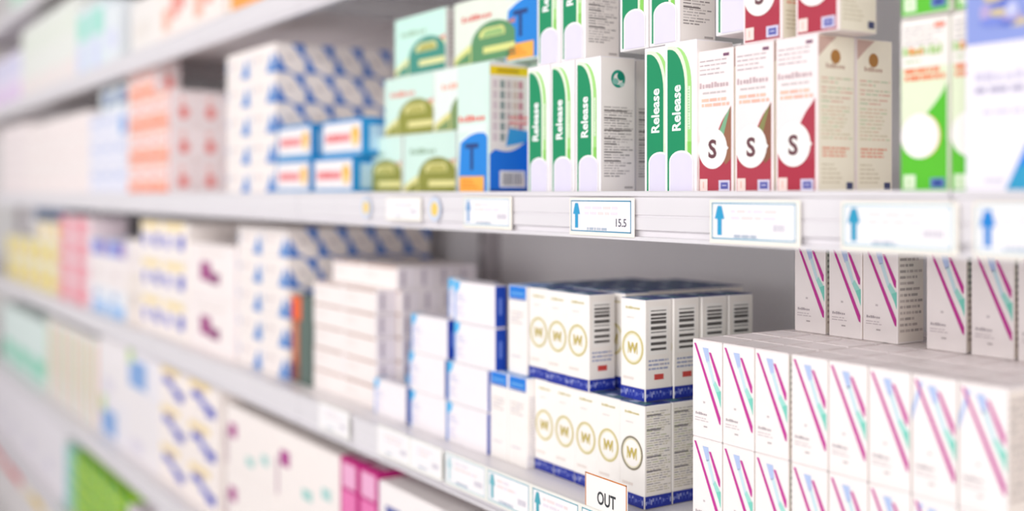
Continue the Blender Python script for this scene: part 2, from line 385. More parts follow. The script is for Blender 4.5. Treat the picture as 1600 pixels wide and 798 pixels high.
def k_tab():
    c = Carton(.0405, .0365, .1065, '#fdf7f3')
    for f in 'FB':
        c.rect(f, .06, .86, .97, .995, '#1f7fe0', 1); c.rect(f, .06, .84, .97, .855, '#1a4fa8', 1); c.rect(f, .15, .905, .85, .92, '#7fc0f2', 2); c.lines(f, .15, .56, .85, .72, 4, ['#d6c9cc', '#e3d7d2'], seed=3); c.lines(f, .2, .18, .7, .22, 1, '#d8d0d8', seed=3)
    for f in 'RL': c.lines(f, .1, .1, .9, .8, 20, '#d3ccd2', seed=3)
    define('tab', 'vitamin_box', c, ('#6f9fe0', '#dbe8f6'))
k_tab()

def k_bluebox():
    c = Carton(.100, .0172, .0525, '#fbf5f8')
    for f in 'FB':
        c.rect(f, .0, .02, .05, .98, '#8fb4f0', 1); c.poly(f, [(.0, .99), (.16, .99), (.13, .8), (.05, .72), (0, .7)], '#55bdf4', 2); c.lines(f, .08, .5, .34, .72, 3, '#c9c8ea', seed=2); c.lines(f, .08, .15, .26, .42, 4, '#d9d2ee', seed=5)
    for f in 'RL': c.rect(f, .02, .02, .98, .98, '#1846b4', 1); c.rect(f, .35, .3, .6, .7, '#6d8be0', 2)
    c.rect('T', .02, .1, .98, .9, '#f4eef6', 1); c.rect('T', 0, 0, .1, 1, '#7fc6f4', 2)
    define('bluebox', 'ointment_box', c)
k_bluebox()

def k_flat():
    c = Carton(.118, .034, .0355, '#fcf3f0')
    for f in 'FB': c.rect(f, .05, .90, .98, .985, '#c29c8e', 1); c.lines(f, .1, .4, .6, .7, 2, '#f0e2de', seed=2)
    for f in 'RL': c.rect(f, .02, .02, .98, .98, '#f8eff4', 1); c.rect(f, .2, .15, .4, .85, '#c8bcc8', 2)
    c.seams(); define('flat', 'ointment_box', c)
k_flat()

def k_stripe(key, extra=False):
    c = Carton(.0398, .0375, .0925, '#fdf5f3')
    for f in 'FB':
        M, M2 = '#c8369a', '#bf2a86'
        c.poly(f, [(.07, .965), (.135, .965), (.975, .245), (.975, .175), (.93, .185)], M, 2)
        c.poly(f, [(.58, .89), (.65, .89), (.965, .63), (.965, .56), (.92, .57)], M, 2)
        c.poly(f, [(.36, .93), (.56, .93), (.60, .80), (.5, .78)], '#b9cbf0', 1); c.poly(f, [(.5, .80), (.61, .80), (.78, .6), (.72, .56)], '#cfe8f0', 1)
        c.poly(f, [(.72, .57), (.79, .61), (.99, .50), (.99, .36)], '#a5e3d8', 1); c.poly(f, [(.84, .50), (.99, .52), (.99, .34)], '#7fd6c4', 2)
        if extra: c.poly(f, [(.01, .60), (.01, .72), (.2, .965), (.27, .94)], '#bccdf1', 1)
        c.scrawl(f, .12, .235, .52, .262, '#bdb3b6', 7, 3); c.lines(f, .1, .165, .8, .215, 2, '#d2c6c8', thick=.35, seed=2); c.rect(f, .4, .115, .52, .13, '#bdb2b2', 1); c.rect(f, .38, .36, .45, .38, '#cfc5c6', 1)
    for f in 'RL':
        c.rect(f, .03, .02, .97, .98, '#f6ece2', 1); c.lines(f, .08, .1, .95, .93, 14, ['#c2b4ae', '#d0c3bb', '#b5aaa4'], thick=.45, seed=6, k=2)
        if f == 'L': c.poly(f, [(.1, .9), (.9, .95), (.9, .6), (.5, .5)], '#6fc9c2', 3)
    define(key, 'medicine_box', c, ('#fcf4f3', '#e0d3d2'))
k_stripe('stripe'); k_stripe('stripeblue', True)

# plain blurred cartons further away: body, blocks printed on the front, on the right end
def k_plain(key, name, w, d, h, body, front=(), right=(), top=()):
    c = Carton(w, d, h, body, .001)
    for f, lst in (('F', front), ('B', front), ('R', right), ('L', right), ('T', top)):
        for i, q in enumerate(lst): c.rect(f, *q[:4], q[4], 1+i)
    c.seams(); define(key, name, c)
k_plain('whiteflat', 'medicine_box', .19, .12, .042, '#faeeee', [(.05, .1, .95, .2, '#e9dcdc')], [(.05, .4, .9, .55, '#f0dfe0')])
k_plain('ivoryflat', 'medicine_box', .196, .12, .0785, '#fbf0ee', [(.1, .4, .6, .6, '#f3e2e0')])
k_plain('lilac', 'medicine_box', .135, .1, .072, '#eeeefa', [(.1, .55, .8, .8, '#c6cfee'), (.1, .2, .5, .35, '#d7dcf4')])
k_plain('blueend', 'medicine_box', .135, .1, .072, '#eceefb', [(.55, .1, .95, .75, '#5f9fe4'), (.1, .5, .5, .7, '#cdd6f2')])
k_plain('navyend', 'medicine_box', .135, .1, .06, '#e4ecee', [(.35, .2, .95, .85, '#3c5f9c')])
k_plain('capsule', 'tablet_box', .187, .12, .087, '#fcf3ee', [(.05, .76, .85, .95, '#fae2a4'), (.12, .30, .30, .62, '#4a58d2'), (.62, .30, .86, .66, '#2c44c4')])
k_plain('plumprint', 'tablet_box', .277, .12, .111, '#fcf2f0', [(.28, .32, .52, .66, '#a0207c'), (.5, .28, .72, .48, '#8a2a70'), (.2, .80, .8, .86, '#efe2de')])
k_plain('yellow', 'tablet_box', .20, .1, .085, '#f3ead6', [(.05, .1, .55, .9, '#f3e05a'), (.6, .3, .9, .6, '#eabf8a')])
k_plain('cream', 'tablet_box', .20, .1, .062, '#f6ecdc', [(.5, .1, .95, .9, '#f5d98a')])
k_plain('pink', 'tablet_box', .21, .1, .064, '#f8e6ea', [(.02, .05, .6, .95, '#f08a9a'), (.65, .2, .95, .8, '#f6c9d0')])
k_plain('sky', 'tablet_box', .19, .1, .07, '#eef3fb', [(.1, .05, .95, .45, '#9cc6f4'), (.2, .6, .5, .85, '#a9b9dc')])
k_plain('purple', 'tablet_box', .19, .1, .045, '#dfe2f6', [(.05, .1, .6, .9, '#7f93e0'), (.62, .1, .95, .9, '#9a6fb8')])
k_plain('navybox', 'tablet_box', .30, .1, .10, '#46648f', [(.1, .2, .7, .8, '#5f7fae')])
k_plain('plainwhite', 'medicine_box', .19, .12, .085, '#f8efee', [(.2, .35, .6, .6, '#ebdedc')])
k_plain('plainbeige', 'medicine_box', .14, .12, .125, '#f2e7e0', [(.3, .35, .7, .6, '#ddd0c8')])
k_plain('beigetop', 'medicine_box', .14, .12, .085, '#f6ecea', [(.2, .35, .6, .6, '#ebdedc')])
k_plain('greenblue', 'medicine_box', .04, .04, .135, '#14543c', [(.0, .0, 1, .32, '#5a6fa8')], [(.0, .0, 1, .32, '#5a6fa8')])
k_plain('bluedash', 'tablet_box', .212, .15, .0875, '#fdf3ee', [(.05, .80, .7, .97, '#fae0a0'), (.14, .55, .48, .76, '#4252c4'), (.42, .40, .66, .58, '#5a6ad0'), (.6, .26, .88, .5, '#2f46c0')])
k_plain('carton', 'storage_carton', .27, .24, .122, '#fdf4f0', [(.08, .5, .24, .72, '#b0388e'), (.45, .2, .6, .34, '#a9d8d2'), (.75, .35, .88, .5, '#b4dcd8'), (.02, .05, .05, .6, '#b58aa8')], [(.1, .3, .6, .5, '#ece0dc')])
k_plain('magenta', 'tablet_box', .064, .15, .248, '#c4147c', [(.12, .82, .88, .97, '#f2b3d6'), (.1, .62, .9, .80, '#ee7db8'), (.2, .0, .85, .45, '#f3d3e6')], [(.1, .1, .9, .9, '#b01070')], [(.08, .1, .92, .95, '#f6dce8')])
k_plain('bluedots', 'tablet_box', .19, .165, .24, '#fcf5f4', [(.12, .80, .36, .87, '#5a63a8'), (.50, .76, .74, .83, '#4d57a0'), (.1, .5, .6, .6, '#c6c8e2'), (.0, .0, .02, 1, '#d9d2e8')])
k_plain('whiteblock', 'storage_carton', .29, .2, .165, '#f6f0f2', [(.1, .1, .5, .3, '#e6e0ec')])
k_plain('bluecorner', 'storage_carton', .29, .2, .11, '#f3eff5', [(.05, .1, .6, .7, '#86aee4'), (.0, .6, .2, 1, '#c0dc98')])
k_plain('striped', 'tablet_box', .15, .15, .25, '#f3f0ee', [(.05, .05, .2, .95, '#b5dca4'), (.6, .05, .8, .95, '#f3b39c'), (.3, .3, .42, .9, '#ece4b4')])
k_plain('aqua', 'tablet_box', .3, .15, .22, '#e3f2ee', [(.1, .1, .9, .4, '#8fdcc0')])
k_plain('lime', 'tablet_box', .15, .15, .046, '#a4dc30', [(.0, .9, 1, 1, '#5f9c30'), (.05, .1, .5, .6, '#cfe83a'), (.6, .3, .95, .9, '#5aae3a'), (.0, .0, .06, 1, '#9fe0d0'), (.3, .6, .6, .95, '#4f9a34'), (.5, .1, .8, .3, '#e8ee6a')], [], [(.1, .1, .9, .9, '#a8dc3a')])
k_plain('tealgreen', 'tablet_box', .13, .15, .036, '#a9dcc4', [(.0, .1, .4, .9, '#8fcfe0'), (.5, .2, .95, .7, '#6cc08c')])
k_plain('bigwhite', 'storage_carton', .34, .25, .22, '#f3eef4', [(.1, .2, .4, .4, '#e6e0ee')])
k_plain('redblob', 'tablet_box', .4, .2, .095, '#fbe9ea', [(.06, .12, .94, .92, '#e8504e')])
k_plain('amber', 'tablet_box', .4, .2, .09, '#fbf0dc', [(.45, .1, .95, .9, '#f6d46a')])
k_plain('violet', 'tablet_box', .26, .15, .17, '#f1e4ee', [(.1, .3, .5, .8, '#a878a8'), (.6, .2, .95, .7, '#5c2a50')])
k_plain('lavender', 'medicine_box', .22, .15, .20, '#efe6fa', [(.1, .1, .9, .4, '#ecd0f2'), (.1, .6, .9, .9, '#dcdcf8')])
k_plain('mintwhite', 'medicine_box', .23, .15, .26, '#f0f2ec', [(.1, .6, .9, .9, '#ecf2e6'), (.1, .05, .9, .3, '#f6eae8')])
k_plain('tealtop', 'medicine_box', .176, .15, .20, '#e4f0f4', [(.1, .55, .85, .9, '#9fe6d4'), (.1, .1, .6, .5, '#d9dcfa')])
k_plain('paleblue', 'medicine_box', .15, .15, .17, '#eaf0f4', [(.1, .3, .8, .6, '#dfe2f8')])
k_plain('ivory', 'medicine_box', .23, .15, .14, '#f5f0ec', [(.1, .3, .8, .6, '#efe8e2')])
k_plain('peach', 'medicine_box', .235, .15, .14, '#fbf0ea', [(.2, .25, .45, .6, '#f7b9a4'), (.5, .4, .72, .85, '#f29a8c'), (.75, .5, .92, .9, '#ee8f86')])
k_plain('tangerine', 'medicine_box', .26, .15, .10, '#fbeee2', [(.1, .15, .8, .75, '#fba648')])
k_plain('mint', 'medicine_box', .4, .2, .15, '#def2e4', [(.1, .1, .9, .6, '#c6ecd6')])

# ------------------------------------------------------------------ placing things
def tag(o, label, cat, group=None):
    o['label'] = label; o['category'] = cat
    if group: o['group'] = group
    return o
def put(key, x, y, z, label, cat, group=None, rz=0.0):
    """x, y = left front bottom corner of the carton (z above the floor)"""
    k = KIND[key]
    o = bpy.data.objects.new(k['name'], k['mesh']); COL.objects.link(o)
    o.location = (x+k['w']/2, y+k['d']/2, z+.0004); o.rotation_euler = (0, 0, math.radians(rz)); tag(o, label, cat, group)
    if k['flap']:
        f = bpy.data.objects.new('tuck_flap', k['flap']); COL.objects.link(f); f.parent = o; f.location = (0, 0, k['h']+.0001)
    return o
ORD = ['first', 'second', 'third', 'fourth', 'fifth', 'sixth', 'seventh', 'eighth', 'ninth']
def col_word(i, n): return '' if n == 1 else 'leftmost' if i == 0 else 'rightmost' if i == n-1 else 'middle' if n == 3 else ORD[i]+' from left'
def lay_word(i, n): return '' if n == 1 else 'bottom layer' if i == 0 else 'top layer' if i == n-1 else 'middle layer' if n == 3 else ORD[i]+' layer up'
def dep_word(i, n): return '' if n == 1 else 'front row' if i == 0 else 'back row' if i == n-1 else 'middle row' if n == 3 else ORD[i]+' row back'
def grid(key, x, y, z, nx, ny, nz, desc, cat, group, where, seen='F', gx=.001, gy=.001, jit=.0012, rj=.5, seed=1, keys=None):
    """a block of stacked cartons; seen = faces of the block in view: F front, R right end, T top"""
    r = random.Random(seed); K = KIND[key]
    for iz in range(nz):
        for iy in range(ny):
            for ix in range(nx):
                vis = ('F' in seen and iy == 0) or ('R' in seen and ix == nx-1) or ('T' in seen and iz == nz-1)
                if vis:
                    bits = [b for b in (lay_word(iz, nz), col_word(ix, nx), dep_word(iy, ny) if 'R' in seen else '') if b]
                    lab = ', '.join([desc]+bits+[where])
                else: lab = desc+' hidden deep inside, '+where
                put(key, x+ix*(K['w']+gx), y+iy*(K['d']+gy)+r.uniform(0, jit), z+iz*(K['h']+.0006), lab, cat, group, r.uniform(-rj, rj)*min(1, gy/.001))
ZM, Z3, Z4, Z5, Z1, Z0 = EYE-.001, EYE-.326, EYE-.656, EYE-.955, EYE+.333, EYE+.667

# ------------------------------------------------------------------ structure: floor
m = Mesh(); m.box(-9, 3, -3.2, 1.6, -.05, 0, mat_floor()); fl = bpy.data.objects.new('floor', m.mesh('floor')); COL.objects.link(fl); fl['kind'] = 'structure'

m = Mesh(); m.box(-9, 3, 1.085, 1.185, 0, 3.05, mat('#e6e2e0', 'steel')); wl = bpy.data.objects.new('wall_back', m.mesh('wall_back')); COL.objects.link(wl); wl['kind'] = 'structure'

# ------------------------------------------------------------------ shelving bays
def child(name, m, parent, loc=(0, 0, 0)):
    o = bpy.data.objects.new(name, m.mesh(name)); COL.objects.link(o); o.parent = parent; o.location = loc; return o
YF, YB = .70, 1.06
WHITE, BACK = mat('#f3eeef', 'steel'), mat('#f8f5f6', 'steel')
PROF = [(.700, .0032), (.689, .0032), (.688, .002), (.688, -.0015), (.6905, -.003), (.6905, -.0195), (.692, -.0205), (.6905, -.0225), (.6905, -.034), (.694, -.035), (.694, -.0405), (.688, -.041), (.688, -.0445), (.700, -.0445)]
SHELVES = (Z0, Z1, ZM, Z3, Z4, Z5)
def bay(x0, x1, label, last=False):
    r = bpy.data.objects.new('shelving_bay', None); COL.objects.link(r); r.location = ((x0+x1)/2, YB, 0); tag(r, label, 'shelving', 'white shelving bays'); w = (x1-x0)/2
    ox = lambda: None
    m = Mesh()
    for i in range(6): m.box(-w+.001, w-.001, .001, .016, .08+i*.385, .08+(i+1)*.385-.002, BACK, .001)
    child('back_panel', m, r)
    m = Mesh(); m.box(-w+.0008, -w+.027, -.0295, 0.0006, 0, 2.42, mat('#bdb6b9', 'steel'), .002)
    for i in range(58): m.box(-w+.011, -w+.016, -.0299, -.029, .12+i*.04, .145+i*.04, mat('#4d484b', 'steel'))
    child('upright_post', m, r)
    m = Mesh(); m.box(-w+.004, w-.004, YF+.03-YB, -.002, 0, .14, WHITE, .002); child('base_plinth', m, r)
    for z in SHELVES:
        m = Mesh(); m.box(-w+.0012, w-.0012, YF-YB+.0002, -.031, z-.006, z, WHITE, .001)
        m.box(-w+.0012, w-.0012, YF-YB+.0002, YF-YB+.004, z-.044, z-.006, WHITE); m.box(-w+.0012, w-.0012, -.04, -.036, z-.03, z-.006, WHITE)
        s = child('shelf', m, r)
        m = Mesh(); m.extrude_profile([(y-YB, z+k-.0) for y, k in PROF], -w+.0012, w-.0012, mat('#e6e2e6', 'steel')); child('price_rail', m, s)
        for sx in (-w+.017, w-.019):
            m = Mesh(); p = [(-.031, z-.0065), (-.031, z-.042), (-.06, z-.042), (YF-YB+.02, z-.03), (YF-YB+.02, z-.0065)]
            m.extrude_profile(p, sx, sx+.003, mat('#d9d4d5', 'steel')); child('bracket', m, s)
edges = [-6.5+.004, -5.34, -4.13, -2.92, -1.705, -.495, .70]
BL = ['white shelving bay at the far left end of the gondola, most blurred', 'white shelving bay third from the left, holding lavender and ivory boxes', 'white shelving bay behind the red and lilac boxes', 'white shelving bay behind the blue triangle cartons and plum printed packs', 'white shelving bay with grey back panel behind gold ring and green Release boxes', 'white shelving bay at the right edge under the blue flower box']
BL[1] = 'white shelving bay behind the yellow and white boxes, second from far left'
for i in range(6): bay(edges[i], edges[i+1], BL[i])

# ------------------------------------------------------------------ middle shelf, from right to left
y0 = .715
put('photo', X(1508, .701), .7012, ZM, 'large white box with blue flower photo and blue corner at the right edge', 'medicine box')
put('green', X(1397, y0), .7225, ZM, 'green and white tablet box standing beside the beige box side, white circle whole', 'medicine box', 'green tablet boxes')
put('green', X(1397, y0)+.0445, .7225, ZM, 'green and white tablet box standing against the white flower photo box', 'medicine box', 'green tablet boxes')
put('green', X(1404, y0), y0+.003, ZM+.1346, 'upper green tablet box lying cut off by the top edge, left one', 'medicine box', 'green tablet boxes')
put('green', X(1404, y0)+.0445, .7225, ZM+.1346, 'upper green tablet box cut off by the top edge, next to the flower box', 'medicine box', 'green tablet boxes')
SY = 'maroon and white syrup box with letter S'
xs3 = X(1277, y0)-.0465
put('syrupC', xs3, y0, ZM, SY+', rightmost of the three, beige side showing', 'medicine box', 'syrup boxes with S')
put('syrupB', xs3-.0505, y0+.001, ZM, SY+', middle of the three, olive wedge', 'medicine box', 'syrup boxes with S')
put('syrupA', xs3-.0995, y0+.001, ZM, SY+', leftmost, green wedge, beside the Release boxes', 'medicine box', 'syrup boxes with S')
put('syrupC', xs3-.001, y0+.0495, ZM, 'syrup box behind the rightmost S box, only its beige side in view', 'medicine box', 'syrup boxes with S', -1)
for i in (0, 1): put('syrupB', xs3-.0505-.049*i, y0+.0495, ZM, 'syrup box hidden behind the front S boxes', 'medicine box', 'syrup boxes with S')
put('syrupC', X(1308, y0)-.0465, y0+.002, ZM+.1333, 'upper S syrup box cut off by the top edge, right one with beige side', 'medicine box', 'syrup boxes with S')
put('syrupC', X(1219, y0)-.0465, y0+.002, ZM+.1333, 'upper S syrup box cut off by the top edge, left one beside white tongue box', 'medicine box', 'syrup boxes with S')
RL = 'white and green Release box'
g = 'Release boxes'
xr3 = X(938, y0)-.0445
for i, t in ((0, 'leftmost, touching the blue barcode box'), (1, 'second from left in the lower row'), (2, 'third from left, printed white side showing')):
    put('release', xr3-.0478*(2-i), y0+.0008*(2-i), ZM, RL+', '+t, 'medicine box', g)
for i in range(3): put('release', xr3-.0478*i-.004, y0+.050, ZM, RL+' hidden behind the front row', 'medicine box', g)
put('release', X(1003, y0)-.001, y0+.004, ZM, RL+' right of the dark gap, fourth from left', 'medicine box', g)
put('release', X(1043, y0)-.0005, y0-.003, ZM, RL+' next to the leftmost S syrup box, rightmost in lower row', 'medicine box', g)
put('release', X(1003, y0)-.001, y0+.0535, ZM, RL+' hidden behind the two right ones', 'medicine box', g); put('release', X(1043, y0), y0+.0535, ZM, RL+' hidden behind the two right ones', 'medicine box', g)
zu = ZM+.1453
put('greenblue', -.914, .768, ZM, 'dark green and blue box in the gap between the Release boxes', 'medicine box')
for px, dy, t in ((835, .004, 'above the leftmost lower one'), (873, .003, 'with text side, cut off at the top'), (965, .003, 'above the dark gap'), (1012, .002, 'fourth of the upper row'), (1113, .004, 'beside the upper syrup box')):
    zz = zu
    put('release', X(px, y0), y0+dy, zz if px < 1100 else ZM+.1453, 'upper '+RL+', '+t, 'medicine box', g)
put('tall', X(715, y0)-.0005, y0, ZM, 'tall mint box with blue T panel and barcode side on the shelf', 'medicine box', 'tall T boxes')
put('tall', X(790, .752)-.002, .752, ZM+.1628, 'upper blue T box with orange band cut off by the top edge', 'medicine box', 'tall T boxes', 0)
put('tall', X(790, .752)-.03, y0+.0595, ZM+.0, 'tall mint T box hidden behind the barcode box', 'medicine box', 'tall T boxes')
AR = 'mint box with olive arch'
ya = .748
xa = X(713, ya)-.152
put('archgreen', xa, ya, ZM, AR+', bottom row right, beside the T panel', 'medicine box', 'arch boxes')
put('archgreen', xa-.1535-.004, ya, ZM, AR+', bottom row left, beside the blue red cartons', 'medicine box', 'arch boxes')
x2 = X(600, ya)
put('archred', x2, ya+.001, ZM+.0848, AR+' and red script, middle row left', 'medicine box', 'arch boxes')
put('archpale', x2+.1535, ya+.001, ZM+.0848, AR+', middle row, half hidden by the T box', 'medicine box', 'arch boxes')
put('archteal', X(615, ya), ya+.002, ZM+.1696, 'mint box with teal arch alone on top of the arch boxes', 'medicine box', 'arch boxes')
put('archmix', X(712, ya+.004)-.004, ya+.004, ZM+.1696, 'mint box with red script on top row behind the upper T box', 'medicine box', 'arch boxes')
for k in range(1, 4):
    for i in (0, 1):
        put('archgreen', xa-.157*i, ya+.0252*k, ZM, AR+' hidden behind the front ones', 'medicine box', 'arch boxes')
        if k < 3: put('archgreen', x2+.1535*i, ya+.001+.0252*k, ZM+.0848, AR+' hidden behind the front ones', 'medicine box', 'arch boxes')
BR = 'blue and white carton with red lettering and yellow dot'
xb = X(430, y0)+.004
put('bluered', xb, y0, ZM, BR+', lower left of four', 'medicine box', 'blue red cartons')
put('bluered', xb+.166, y0, ZM, BR+', lower right of four', 'medicine box', 'blue red cartons')
put('bluered', xb+.004, y0+.001, ZM+.0578, BR+', upper left of four', 'medicine box', 'blue red cartons')
put('bluered', xb+.186, y0+.006, ZM+.0578, BR+', upper right of four', 'medicine box', 'blue red cartons')
TR = 'white carton with blue triangles'
xt = X(430, y0)-.259
grid('tri', xt, y0, ZM, 2, 4, 5, TR, 'medicine box', 'blue triangle cartons', 'middle shelf stack', 'FR', .001, .0008, .001, .3, 3)
OR = 'orange and white carton with red marks'
xo = X(264, y0)-.355
grid('orange', xo, y0, ZM, 3, 3, 3, OR, 'medicine box', 'orange cartons', 'middle shelf', 'FR', .001, .001, .002, .5, 4)
for i in range(2): put('orange', xo+.118*(i), y0+.001, ZM+.2319, 'orange carton lying on top of the orange stack, '+('left', 'right')[i]+' one', 'medicine box', 'orange cartons')
xl = X(200, y0)-.012-.136*3
grid('lilac', xl, y0, ZM, 3, 1, 2, 'pale lilac box', 'medicine box', 'lilac boxes', 'left of the orange cartons', 'F', seed=5)
for i in range(3): put('blueend' if i == 2 else 'lilac', xl+.136*i, y0, ZM+.1449, ('pale lilac box in third layer, leftmost', 'pale lilac box in third layer, middle', 'pale box with blue end against the orange cartons')[i], 'medicine box', 'lilac boxes')
put('navyend', xl+.272, y0, ZM+.2173, 'box with navy end on top of the lilac boxes, right', 'medicine box', 'lilac boxes'); put('navyend', xl+.13, y0, ZM+.2173, 'box with navy end on top of the lilac boxes, left', 'medicine box', 'lilac boxes')
grid('ivoryflat', xl-.2*5, y0, ZM, 5, 1, 3, 'ivory white blurred box', 'medicine box', 'ivory boxes', 'middle shelf left', 'F', .003, seed=6)
grid('whiteflat', xl-.2*5-.194*3, y0, ZM, 3, 1, 6, 'flat pinkish white box', 'medicine box', 'flat white boxes', 'at the far left of the middle shelf', 'F', .003, seed=7)

# ------------------------------------------------------------------ third shelf, from right to left
ys = .73; SH = .0925+.0009
VT = 'white box with magenta and teal stripes'
xv = X(1082, ys)
for iz in (0, 1):
    for iy in range(6):
        for ix in range(8):
            gap = .001 if ix < 3 else .0035
            vis = iy == 0 or (ix == 7 and iy < 2)
            if iz == 0 and iy > 0 and not (ix in (0, 7) or iy in (3, 4)): continue
            if iz == 0 and ix == 0 and iy > 4: continue
            lay = ('lower layer', 'upper layer')[iz]
            if iy == 0: lab = f'{VT}, {lay} front row, {col_word(ix, 8)}'
            elif iz == 1: lab = 'white striped box behind the upper front row, only its top in view'
            else: lab = VT+' hidden inside the lower layer'
            put('stripeblue' if ix >= 6 else 'stripe', xv+ix*.0412+gap-.001, ys+iy*.0388, Z3+iz*SH, lab, 'medicine box', 'striped boxes', random.uniform(-.4, .4))
y3 = .855
for px, t in ((1240, 'leftmost on top of the stack'), (1295, 'second from left on top of the stack'), (1347, 'third on top, lined beige side showing'), (1447, 'fourth on top, past the beige side'), (1517, 'fifth on top, near the right edge'), (1590, 'last on top at the right edge')):
    put('stripe', X(px, y3), y3+random.uniform(0, .002), Z3+2*SH, VT+', '+t, 'medicine box', 'striped boxes', -.3)

yw = .74; WH = .1065+.0009; WT = 'white gold-ring W box'
xw = X(1007, yw)
gw = 'gold ring boxes'
low = [xw-.0405-.0425-.0412*i for i in range(4)]
put('ringdark', xw-.0405, yw, Z3, WT+' with darker ring, lower layer corner, behind OUT card', 'medicine box', gw)
for i, t in enumerate(('second from the right corner', 'third from the right corner', 'fourth from the right corner', 'leftmost, next to blue-topped boxes')):
    put('ringtext', low[i], yw+.002+.0005*i, Z3, WT+', lower layer, '+t, 'medicine box', gw)
for i in (0, 1): put('tab', (-1.1415, -1.1832)[i], .733, Z3, 'white box with blue top band, lower layer, '+('right', 'left')[i]+' one', 'medicine box', 'blue-topped boxes')
for k in range(1, 5):
    put('ringtext', xw-.0405+(.0 if k > 1 else -.0005), yw+.0378*k, Z3, WT+(' behind the dark ring box, lined side in view' if k == 1 else ' hidden inside the lower layer'), 'medicine box', gw)
    for i in range(4): put('ringtext', low[i], yw+.003+.0378*k, Z3, WT+' hidden inside the lower layer', 'medicine box', gw)
    put('ringtext', low[3]-.0445, yw+.0378*k, Z3, WT+' hidden inside the lower layer', 'medicine box', gw)
zw = Z3+WH
x4 = X(1008, .752)-.0405
put('ringbar', x4, .752, zw, WT+', upper layer, standing apart at right with barcode side', 'medicine box', gw)
for k, t in ((1, 'second barcode side behind the apart W box'), (2, 'third barcode side, beside the striped boxes'), (3, 'hidden behind barcode sides')):
    put('ringbar', x4+(.0015, .003, .004)[k-1], .752+.0378*k+(0, .001, .002)[k-1], zw, WT+', upper layer, '+t, 'medicine box', gw)
xu = X(920, .738)-.0405
for i, t in enumerate(('upper layer, barcode side at the gap', 'upper layer, second left of the gap', 'upper layer, third left of the gap')):
    put('ringbar', xu-.0408*i-(.003 if i == 2 else 0), .738+.001*i+(.003 if i == 2 else 0), zw, WT+', '+t, 'medicine box', gw)
put('tab', xu-.1275, .741, zw, 'white box with blue top band, upper layer, next to the W boxes', 'medicine box', 'blue-topped boxes')
for k in range(1, 6):
    for i in range(4):
        if k == 5 and i == 3: continue
        put('ringbar', xu-.0412*i+(.0085 if i == 0 and k == 1 else random.uniform(-.0006, .0006)), .7435+.0381*k, zw, WT+' behind the upper front row, only its blue top in view', 'medicine box', gw, random.uniform(-.4, .4))

BB = 'white ointment box with blue end'
yb = .729
xb1 = -1.2848
gb = 'blue-ended boxes'
for i, t in enumerate(('bottom of the right pile', 'second up in the right pile', 'third up in the right pile', 'top of the right pile, beside W boxes')):
    put('bluebox', xb1+(.0, .0, .016, .014)[i], yb+(0, .001, .002, .003)[i], Z3+.0531*i, BB+', '+t, 'ointment box', gb)
for i, t in enumerate(('bottom of the middle pile', 'second up in the middle pile', 'top of the middle pile')):
    put('bluebox', xb1-.106+(0, -.003, .004)[i], yb+.0015, Z3+.0531*i, BB+', '+t, 'ointment box', gb)
put('bluebox', xb1-.106-.116, yb+.003, Z3, BB+', lowest at the left, single front one', 'ointment box', gb)
put('bluebox', xb1-.106-.078+.0-.038, yb+.056, Z3, BB+' standing behind the lowest left one', 'ointment box', gb)
put('bluebox', xb1-.106-.100, yb+.056, Z3+.0531, BB+', second up at the left, set back', 'ointment box', gb)
for i in range(4): put('bluebox', xb1-.03, yb+.0195, Z3+.0531*i, BB+' hidden behind the right pile', 'ointment box', gb)

yf = .742; FL = 'flat white carton'
xf = X(587, yf)-.118*2-.001
gf = 'flat white cartons'
grid('flat', xf, yf, Z3, 2, 1, 5, FL, 'ointment box', gf, 'front of the white stack', 'F', .001, .001, .002, .4, 8)
grid('flat', xf+.012, yf+.0365, Z3, 2, 4, 4, FL, 'ointment box', gf, 'behind the white stack front', 'R', .001, .001, .001, .3, 9)
for iy in range(4):
    for ix in range(2):
        put('flat', xf+.012+ix*.119, yf+.0365+iy*.035, Z3+4*.0358, FL+(', '+ORD[iy]+' right end in the fifth layer, set back' if ix else ' hidden inside the set back layer'), 'ointment box', gf)
        put('flat', xf+.012+ix*.119, yf+.030+iy*.035, Z3+5*.0358, FL+', top layer, '+('left', 'right')[ix]+' column, '+dep_word(iy, 4), 'ointment box', gf)
c = Carton(.083, .05, .150, '#5c6e66', .001)
for f in 'FB': c.rect(f, .02, .72, .52, .99, '#f4682a', 1); c.rect(f, .04, .06, .42, .72, '#b5603c', 2); c.rect(f, .1, .3, .3, .66, '#d58a68', 3); c.rect(f, .02, .02, .4, .2, '#8a4a34', 3)
for f in 'RL': c.rect(f, .03, .02, .97, .98, '#536660', 1)
c.seams('#8a9490'); define('greybox', 'ointment_box', c)
xg = xf-.0865
put('greybox', xg, .738, Z3, 'slim dark grey box with orange corner left of the flat white stack', 'ointment box')
xt3 = xg-.004-.257
grid('tri', xt3, .732, Z3, 2, 5, 5, TR, 'medicine box', 'blue triangle cartons', 'third shelf stack', 'FR', .0008, .0012, .001, .3, 10)
xp = xt3-.281
grid('plumprint', xp, .722, Z3, 1, 2, 2, 'white pack with plum print', 'medicine box', 'plum printed packs', 'third shelf', 'F', seed=11)
xc = xp-.188*2-.003
grid('capsule', xc, .72, Z3, 2, 2, 3, 'white pack with blue marks and cream band', 'medicine box', 'blue marked packs', 'third shelf', 'F', seed=12)
xh = xc-.19*3-.006
KH = [('sky', 'sky', 'purple'), ('sky', 'sky', 'purple'), ('plainbeige', None, None)]
